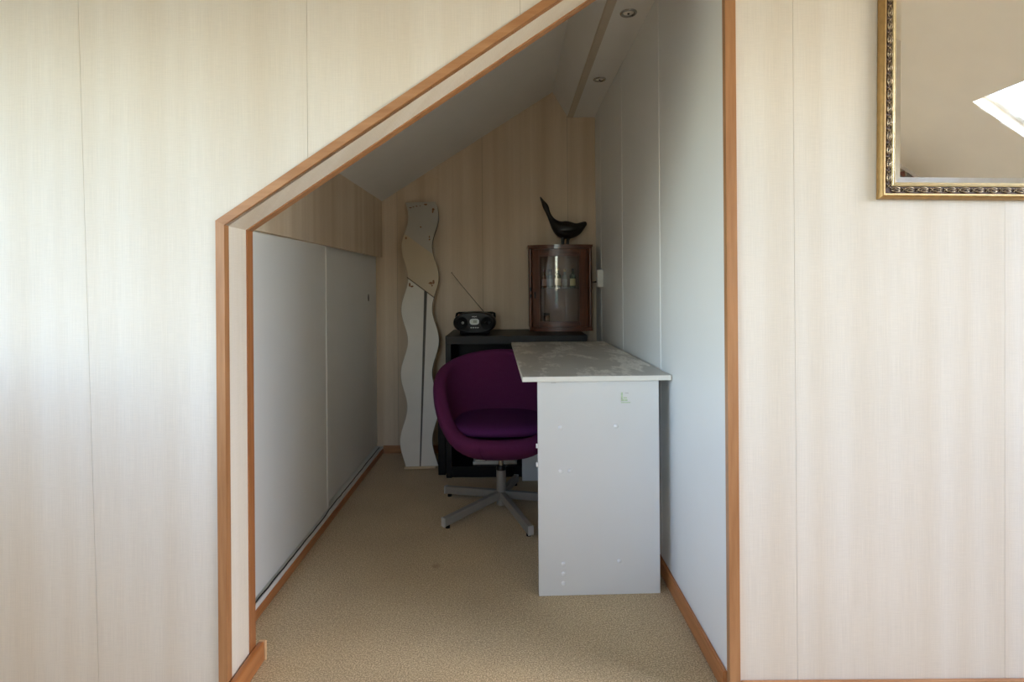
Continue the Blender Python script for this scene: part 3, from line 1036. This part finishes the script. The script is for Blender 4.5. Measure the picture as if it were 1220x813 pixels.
for z0 in (0.24, 0.20):
    o = obj('hinge', add_tube(bmesh.new(), [(CX0 + 0.010, 3.279, z0), (CX0 + 0.010, 3.279, z0 + 0.022)], 0.005, 10), M['black'], cab)
SHZ = 0.260
shelf_bm = bmesh.new()
add_prism(shelf_bm, [(CX0 + 0.014, 3.30)] + [(x, bow(x) + 0.022) for x in (0.15, 0.2, 0.25, 0.3, 0.35, 0.4, 0.45)] + [(CX1 - 0.014, 3.285), (CX1 - 0.014, CYB - 0.009), (CX0 + 0.014, CYB - 0.009)], XY, SHZ - 0.005, SHZ)
obj('glass_shelf', shelf_bm, M['shelf_glass'], cab)

# miniature bottles on the glass shelf
BG = {k: bottle_glass(k, c) for k, c in dict(amber_glass=srgb(120, 66, 30), clear_glass=srgb(150, 156, 150), green_glass=srgb(70, 88, 58), brown_glass=srgb(66, 40, 24)).items()}
LB = {k: plain(k, c, 0.7) for k, c in dict(cream_label=srgb(232, 220, 182), pink_label=srgb(196, 150, 128), grey_label=srgb(150, 156, 150), yellow_label=srgb(222, 210, 150)).items()}
CP = {k: plain(k, c, 0.4) for k, c in dict(red_cap=srgb(110, 40, 34), black_cap=srgb(30, 28, 28), gold_cap=srgb(170, 140, 80)).items()}
bz = 0.7775 + SHZ


def bottle(x, y, w, h, neck, glass, label, cap, text, z0, lab=True):
    t = thing('miniature_bottle', text, 'bottle', (x, y, z0), 0, 'miniature bottles in the display cabinet')
    sh = h * 0.60
    obj('glass_body', add_lathe(bmesh.new(), [(w * 0.46, 0), (w * 0.5, 0.002), (w * 0.5, sh), (w * 0.46, sh + h * 0.05), (w * 0.34, sh + h * 0.09), (neck, sh + h * 0.13), (neck, h * 0.88), (neck * 0.9, h * 0.885)], 18), BG[glass], t, 'auto')
    obj('cap', add_lathe(bmesh.new(), [(neck * 1.25, h * 0.87), (neck * 1.25, h * 0.985), (neck * 1.0, h)], 14), CP[cap], t, 'auto')
    if lab:
        obj('paper_label', add_lathe(bmesh.new(), [(w * 0.505, h * 0.10), (w * 0.512, h * 0.11), (w * 0.512, h * 0.46), (w * 0.505, h * 0.47)], 18), LB[label], t, 'auto')
    return t


bottle(0.208, 3.345, 0.030, 0.112, 0.0065, 'amber_glass', 'pink_label', 'red_cap', 'leftmost miniature bottle, slim amber glass with a pinkish label', bz)
bottle(0.244, 3.345, 0.032, 0.112, 0.0065, 'clear_glass', 'grey_label', 'black_cap', 'second miniature bottle from left, clear glass with a grey label', bz)
bottle(0.291, 3.340, 0.038, 0.120, 0.0075, 'green_glass', 'cream_label', 'gold_cap', 'third miniature bottle from left, broad with a large cream label', bz)
bottle(0.335, 3.362, 0.030, 0.112, 0.0065, 'clear_glass', 'grey_label', 'gold_cap', 'fourth miniature bottle from left, clear glass set back on shelf', bz)
bottle(0.383, 3.345, 0.034, 0.116, 0.0070, 'green_glass', 'yellow_label', 'black_cap', 'rightmost miniature bottle with a pale yellow label', bz)
jar = thing('small_jar', 'small dark brown glass jar on floor of the display cabinet', 'jar', (0.222, 3.350, 0.7775 + 0.0242))
obj('glass_body', add_lathe(bmesh.new(), [(0.018, 0), (0.020, 0.003), (0.020, 0.058), (0.017, 0.066)], 20), BG['brown_glass'], jar, 'auto')
obj('lid', add_lathe(bmesh.new(), [(0.0195, 0.0665), (0.0195, 0.078), (0.018, 0.080)], 20), CP['black_cap'], jar, 'auto')

# ------------------------------------------------------------------ carved goose on the cabinet
GZ = 0.7775 + CH
goose = thing('goose_figure', 'dark carved goose figure with stretched neck on top of the display cabinet', 'figurine', (0, 3.34, GZ))
spine = [(.471, 1.441, .009, .007), (.463, 1.439, .014, .014), (.445, 1.428, .022, .024), (.425, 1.410, .034, .032), (.400, 1.400, .045, .041), (.370, 1.397, .055, .048), (.338, 1.399, .058, .050),
         (.312, 1.404, .056, .046), (.290, 1.420, .041, .036), (.270, 1.441, .027, .025), (.256, 1.461, .0185, .0175), (.243, 1.484, .0145, .014), (.233, 1.508, .0140, .0135),
         (.226, 1.527, .0175, .015), (.220, 1.543, .0190, .016), (.212, 1.558, .0165, .014), (.204, 1.571, .011, .009), (.196, 1.586, .0075, .007), (.186, 1.605, .0035, .0035)]
bm = bmesh.new()
rings = []
for i, (x, z_, rv, rw) in enumerate(spine):
    a = spine[max(0, i - 1)]
    b = spine[min(len(spine) - 1, i + 1)]
    t = Vector((b[0] - a[0], 0, b[1] - a[1])).normalized()
    nn = Vector((-t.z, 0, t.x))
    ring = []
    for k in range(16):
        q = 2 * PI * k / 16
        p = Vector((x, 0, z_ - 1.3026)) + nn * (rv * math.cos(q)) + Vector((0, rw * math.sin(q), 0))
        ring.append(bm.verts.new(p))
    rings.append(ring)
for A, B in zip(rings, rings[1:]):
    for k in range(16):
        bm.faces.new((A[k], A[(k + 1) % 16], B[(k + 1) % 16], B[k]))
bm.faces.new(rings[0][::-1])
bm.faces.new(rings[-1])
body = obj('body', bm, M['bronze'], goose, True, 1)
for s, x in ((-1, 0.322), (1, 0.355)):
    bm = bmesh.new()
    add_tube(bm, [(x + 0.004, 0.014 * s, 0.052), (x, 0.014 * s, 0.030), (x - 0.001, 0.014 * s, 0.006), (x - 0.001, 0.014 * s, 0.0003)], [0.013, 0.0095, 0.0085, 0.0095], 12)
    lg = obj('leg', bm, M['bronze'], goose, True)
    bm = bmesh.new()
    add_prism(bm, [(x + 0.006, 0.014 * s - 0.005), (x - 0.018, 0.014 * s - 0.012), (x - 0.021, 0.014 * s), (x - 0.018, 0.014 * s + 0.012), (x + 0.006, 0.014 * s + 0.005)], XY, 0.0, 0.004)
    obj('webbed_foot', bm, M['bronze'], lg)
for s in (-1, 1):
    bm = bmesh.new()
    wing = [(.300, 1.412), (.315, 1.432), (.345, 1.438), (.385, 1.430), (.425, 1.420), (.447, 1.420), (.430, 1.402), (.395, 1.382), (.350, 1.376), (.315, 1.385)]
    inner_, outer_ = [], []
    for x, z_ in wing:
        near = min(spine[1:9], key=lambda q: abs(q[0] - x))
        dz = (z_ - near[1]) / near[2]
        w = near[3] * math.sqrt(max(0.05, 1 - min(0.95, dz * dz)))
        inner_.append(bm.verts.new((x, s * (w - 0.004), z_ - 1.3026)))
        outer_.append(bm.verts.new((x, s * (w + 0.002), z_ - 1.3026)))
    cx_ = bm.verts.new((.372, s * 0.0500, 1.405 - 1.3026))
    for k in range(len(wing)):
        q = (k + 1) % len(wing)
        bm.faces.new((inner_[k], inner_[q], outer_[q], outer_[k]))
        bm.faces.new((outer_[k], outer_[q], cx_))
    obj('wing', bm, M['bronze'], goose, True)

# ------------------------------------------------------------------ wavy panel leaning on the end wall
LEAN_Y0, LEAN_Y1, HT_ = 3.128, 3.418, 1.576
tilt = math.atan2(LEAN_Y1 - LEAN_Y0, HT_)
LEN = math.hypot(LEAN_Y1 - LEAN_Y0, HT_)
wv = thing('wavy_panel', 'tall narrow pale panel with wavy edges and brown blotches leaning on end wall', 'panel', (-0.5275, LEAN_Y0, 0.0))
wv.rotation_euler = (-tilt, math.radians(-1.15), 0)
PW = 0.188


def wcx(s):
    """sideways swing of the ribbon, s = distance up from its foot"""
    return 0.0205 * math.cos(2 * PI * ((LEN - s) - 0.095) / 0.385)


def ribbon(bm, s0, s1, y0, y1, cut=None, side=0, inset=0.0, n=90):
    """wavy ribbon from s0 up to s1; cut(x) trims everything below a slanting line"""
    L_, R_ = [], []
    for i in range(n + 1):
        s = s0 + (s1 - s0) * i / n
        L_.append((wcx(s) - PW / 2 + inset, s))
        R_.append((wcx(s) + PW / 2 - inset, s))
    poly = L_[::-1] + R_ if side == 0 else None
    for ln in (cut or []):
        poly = clip(poly, *ln)
    add_prism(bm, poly, XZ, y0, y1)
    return bm


obj('base_board', ribbon(bmesh.new(), 0.018, LEN, 0.0, 0.012), M['board_edge'], wv)


def line(xa, sa, xb, sb, above=True):
    """half-plane above (or below) the line through two points"""
    a, b = (sb - sa), -(xb - xa)
    c = a * xa + b * sa
    # a*u + b*v <= c  ; test a point far above
    keep_above = a * xa + b * (sa + 1) <= c
    return (a, b, c) if keep_above == above else (-a, -b, -c)


LW, LU = line(-0.078, 1.128, 0.088, 0.998), line(-0.078, 1.386, 0.082, 1.262)
LWb = line(-0.078, 1.128, 0.088, 0.998, False)
LUb = line(-0.078, 1.386, 0.082, 1.262, False)
# lower sheet, split by the slanting dark slot
sl_top, sl_bot = (0.034, 1.04), (0.004, 0.035)
lowL = line(sl_bot[0] - 0.005, sl_bot[1], sl_top[0] - 0.010, sl_top[1], True)
lowR = line(sl_bot[0] + 0.005, sl_bot[1], sl_top[0] + 0.010, sl_top[1], True)
gl = (1, -(sl_top[0] - sl_bot[0]) / (sl_top[1] - sl_bot[1]), 0)
gk = (sl_top[0] - sl_bot[0]) / (sl_top[1] - sl_bot[1])


def left_of(w0, w1):
    k = gk + (w1 - w0) / (sl_top[1] - sl_bot[1])
    return (1, -k, sl_bot[0] + w0 - k * sl_bot[1])


la = left_of(-0.004, -0.0095)
ra = left_of(0.004, 0.0095)
low1 = obj('lower_sheet', ribbon(bmesh.new(), 0.019, LEN, -0.004, -0.0003, [LWb, la], inset=0.0015), M['board_white'], wv)
low2 = obj('lower_sheet', ribbon(bmesh.new(), 0.019, LEN, -0.004, -0.0003, [LWb, (-ra[0], -ra[1], -ra[2])], inset=0.0015), M['board_white'], wv)
o = obj('slot', ribbon(bmesh.new(), 0.035, LEN, -0.001, -0.0002, [LWb, (-la[0], -la[1], -la[2]), ra], inset=0.002), M['slot'], wv)
o['label'] = 'dark slot tapering down the lower sheet'
up1 = obj('reflection_sheet', ribbon(bmesh.new(), 0.02, LEN - 0.001, -0.012, -0.0003, [LW, LUb], inset=0.001), M['board_reflect_cream'], wv)  # cream and grey split paints a reflected ceiling boundary into the panel's colour
bm = bmesh.new()
add_prism(bm, [(-0.079, 1.1285), (0.087, 0.9985), (0.084, 0.9945), (-0.0795, 1.1225)], XZ, -0.0135, -0.0045)
o = obj('edge_shade', bm, M['board_edge'], wv)  # brown strip painted in for the shadow under the slanting edge
o['label'] = 'dark slanting strip painted as shadow on lower edge of the middle sheet'
up1['label'] = 'cream middle sheet painted in a reflected wall tone, with a slanting thick lower edge'
up2 = obj('reflection_sheet', ribbon(bmesh.new(), 0.02, LEN - 0.001, -0.012, -0.0003, [LU], inset=0.001), M['board_reflect_grey'], wv)
up2['label'] = 'pale grey top sheet painted in a reflected ceiling tone'
o = obj('foot_rail', add_box(bmesh.new(), -0.088, 0.092, -0.006, 0.012, 0.004, 0.018, 0.002), M['board_wood'], wv)
o['label'] = 'raw wood foot rail'


def blotch(x, s, rx, rs, y, par, seed):
    rnd = random.Random(seed)
    pts = [(x + rx * math.cos(a) * rnd.uniform(0.55, 1.1), s + rs * math.sin(a) * rnd.uniform(0.55, 1.1)) for a in [2 * PI * k / 14 for k in range(14)]]
    obj('brown_blotch', add_prism(bmesh.new(), pts, XZ, y - 0.0006, y), M['rust'], par)


for i, (x, s, rx, rs) in enumerate(((0.082, 1.552, 0.009, 0.010), (0.079, 1.536, 0.007, 0.009), (0.004, 1.440, 0.006, 0.006), (-0.086, 1.372, 0.006, 0.010), (0.058, 1.376, 0.005, 0.008), (0.058, 1.358, 0.006, 0.007), (-0.060, 1.567, 0.010, 0.004), (-0.042, 1.571, 0.008, 0.004), (-0.022, 1.576, 0.009, 0.004), (0.0, 1.578, 0.006, 0.003), (0.034, 1.586, 0.012, 0.006))):
    blotch(x, s, rx, rs, -0.012, up2 if s > 1.4 else up1, i)
for i, (x, s, rx, rs) in enumerate(((0.066, 1.085, 0.015, 0.010), (0.083, 1.092, 0.008, 0.014), (0.074, 1.070, 0.006, 0.008))):
    blotch(x, s, rx, rs, -0.012, up1, 40 + i)
for i, (x, s, rx, rs) in enumerate(((-0.064, 1.080, 0.008, 0.014), (-0.050, 1.070, 0.012, 0.006))):
    blotch(x, s, rx, rs, -0.004, low1, 60 + i)

# ------------------------------------------------------------------ downlights
for i, y in enumerate((2.121, 2.805)):
    dl = thing('downlight', ['round steel downlight in the beam, nearer of the two', 'round steel downlight in the beam, farther of the two'][i], 'light', (0.467, y, BZ), 0, 'downlights in the beam')
    obj('trim_ring', add_lathe(bmesh.new(), [(0.022, -0.0005), (0.025, -0.005), (0.031, -0.004), (0.033, -0.0005), (0.033, -0.0001)], 32), M['chrome'], dl, True)
    obj('lamp', add_lathe(bmesh.new(), [(0.0005, -0.0030), (0.008, -0.0032), (0.016, -0.0020), (0.021, -0.0004)], 24), M['white_plastic'], dl, True)
    obj('lamp_pin', add_lathe(bmesh.new(), [(0.004, -0.006), (0.005, -0.003)], 12), M['black'], dl, 'auto')

# ------------------------------------------------------------------ wall box with cable
sb = thing('junction_box', 'small white box on the right wall beside the display cabinet', 'switch box', (xr(3.2) - 0.0005, 3.2, 1.09))
obj('housing', add_box(bmesh.new(), -0.036, 0, -0.03, 0.03, -0.050, 0.050, 0.003), M['white_plastic'], sb)
bm = bmesh.new()
add_tube(bm, [(-0.036, 0.0, -0.020), (-0.044, 0.02, -0.020), (-0.047, 0.06, -0.021)], 0.0045, 8)
obj('cable', bm, M['black'], sb, True)
# black cable lying along the door rail
bm = bmesh.new()
rnd = random.Random(3)
pts = []
for i in range(46):
    y = 1.535 + i * 0.0415
    pts.append((-0.8185 + rnd.uniform(-0.0015, 0.0015) - (0.0 if y < 2.42 else 0.006), y, 0.0486))
add_tube(bm, pts, 0.0024, 8)
tag(obj('cable', bm, M['black'], None, True), 'thin black cable lying along foot of the white sliding doors', 'cable')

# ------------------------------------------------------------------ gilt mirror
mir = thing('wall_mirror', 'large wall mirror in a carved gilt frame on the wall right of the opening', 'mirror', (0.9250, YF, 1.2636))
mir.rotation_euler = (0, math.radians(0.85), 0)
MW, MH = 0.78, 1.02


def frame_run(bm, prof):
    """mitred moulding: prof = list of (inset from outer edge, depth in front of the wall)"""
    corners = [(0, 0, 1, 1), (MW, 0, -1, 1), (MW, MH, -1, -1), (0, MH, 1, -1)]
    rings = [[bm.verts.new((cx + sx * a, -d, cz + sz * a)) for a, d in prof] for cx, cz, sx, sz in corners]
    m_ = len(prof)
    for k in range(4):
        A, B = rings[k], rings[(k + 1) % 4]
        for i in range(m_):
            q = (i + 1) % m_
            bm.faces.new((A[i], B[i], B[q], A[q]))
    return bm


obj('outer_moulding', frame_run(bmesh.new(), [(0.0, 0.003), (0.0, 0.006), (0.0015, 0.011), (0.005, 0.0165), (0.009, 0.0185), (0.0130, 0.0175), (0.0145, 0.014), (0.0145, 0.003)]), M['gold'], mir, 'auto')
obj('relief_bed', frame_run(bmesh.new(), [(0.0148, 0.004), (0.0148, 0.0135), (0.024, 0.012), (0.0315, 0.011), (0.0315, 0.004)]), M['ornament_bed'], mir, 'auto')
obj('inner_lip', frame_run(bmesh.new(), [(0.0318, 0.004), (0.0318, 0.013), (0.034, 0.0145), (0.037, 0.013), (0.0385, 0.0105), (0.041, 0.011), (0.0425, 0.0095), (0.0425, 0.004)]), M['pale_gold'], mir, 'auto')
gy = -0.0068
gl_ = obj('mirror_glass', add_box(bmesh.new(), 0.040, MW - 0.040, -0.0068, -0.0045, 0.040, MH - 0.040), M['mirror'], mir)
bm = bmesh.new()
b0, b1 = 0.0428, 0.0555
o4 = [(b0, b0), (MW - b0, b0), (MW - b0, MH - b0), (b0, MH - b0)]
i4 = [(b1, b1), (MW - b1, b1), (MW - b1, MH - b1), (b1, MH - b1)]
vo = [bm.verts.new((x, gy - 0.0001, z)) for x, z in o4]
vi = [bm.verts.new((x, gy - 0.0022, z)) for x, z in i4]
vb = [bm.verts.new((x, gy - 0.0001, z)) for x, z in i4]
for k in range(4):
    q = (k + 1) % 4
    bm.faces.new((vo[k], vo[q], vi[q], vi[k]))
bm.faces.new(vi)
bm.faces.new(vo[::-1])
bmesh.ops.delete(bm, geom=vb, context='VERTS')
obj('mirror_face', bm, M['mirror'], gl_)


def leaf_motif(bm, px, pz, ang, s=1.0):
    """one scrolling leaf pair of the relief, built of small tapered ridges"""
    def P(u, v, h):
        ca, sa = math.cos(ang), math.sin(ang)
        return (px + (u * ca - v * sa) * s, -(0.0130 + h), pz + (u * sa + v * ca) * s)
    for sgn in (1, -1):
        pts = [P(-0.012 + 0.006 * i, sgn * (0.0015 + 0.0042 * math.sin(PI * i / 4)), 0.0012 + 0.0014 * math.sin(PI * i / 4)) for i in range(5)]
        add_tube(bm, pts, [0.0007, 0.0014, 0.0018, 0.0014, 0.0007], 6)
    add_tube(bm, [P(-0.008, -0.002, 0.002), P(-0.002, 0.0018, 0.003), P(0.004, -0.0012, 0.003), P(0.009, 0.0018, 0.002)], [0.0008, 0.0016, 0.0016, 0.0008], 6)
    add_lathe_ball(bm, P(0.0205, 0, 0.0012), 0.0027)
    for q in range(4):
        a = PI / 4 + q * PI / 2
        add_lathe_ball(bm, P(0.0205 + 0.0045 * math.cos(a), 0.0045 * math.sin(a), 0.0008), 0.0018)


def add_lathe_ball(bm, c, r):
    bmesh.ops.create_icosphere(bm, subdivisions=1, radius=r, matrix=Matrix.Translation(c))


for nm, (ax, az, bx_, bz_) in dict(bottom=(0.03, 0.0235, MW - 0.02, 0.0235), left=(0.0235, MH - 0.02, 0.0235, 0.03), top=(MW - 0.03, MH - 0.0235, 0.02, MH - 0.0235), right=(MW - 0.0235, 0.02, MW - 0.0235, MH - 0.03)).items():
    L = math.hypot(bx_ - ax, bz_ - az)
    nrep = int(L / 0.0345)
    ang = math.atan2(bz_ - az, bx_ - ax)
    bm = bmesh.new()
    for k in range(nrep):
        t = (k + 0.35) / nrep
        leaf_motif(bm, ax + (bx_ - ax) * t, az + (bz_ - az) * t, ang)
    o = obj('leaf_relief', bm, M['ornament'], mir, True)
    o['kind'] = 'stuff'
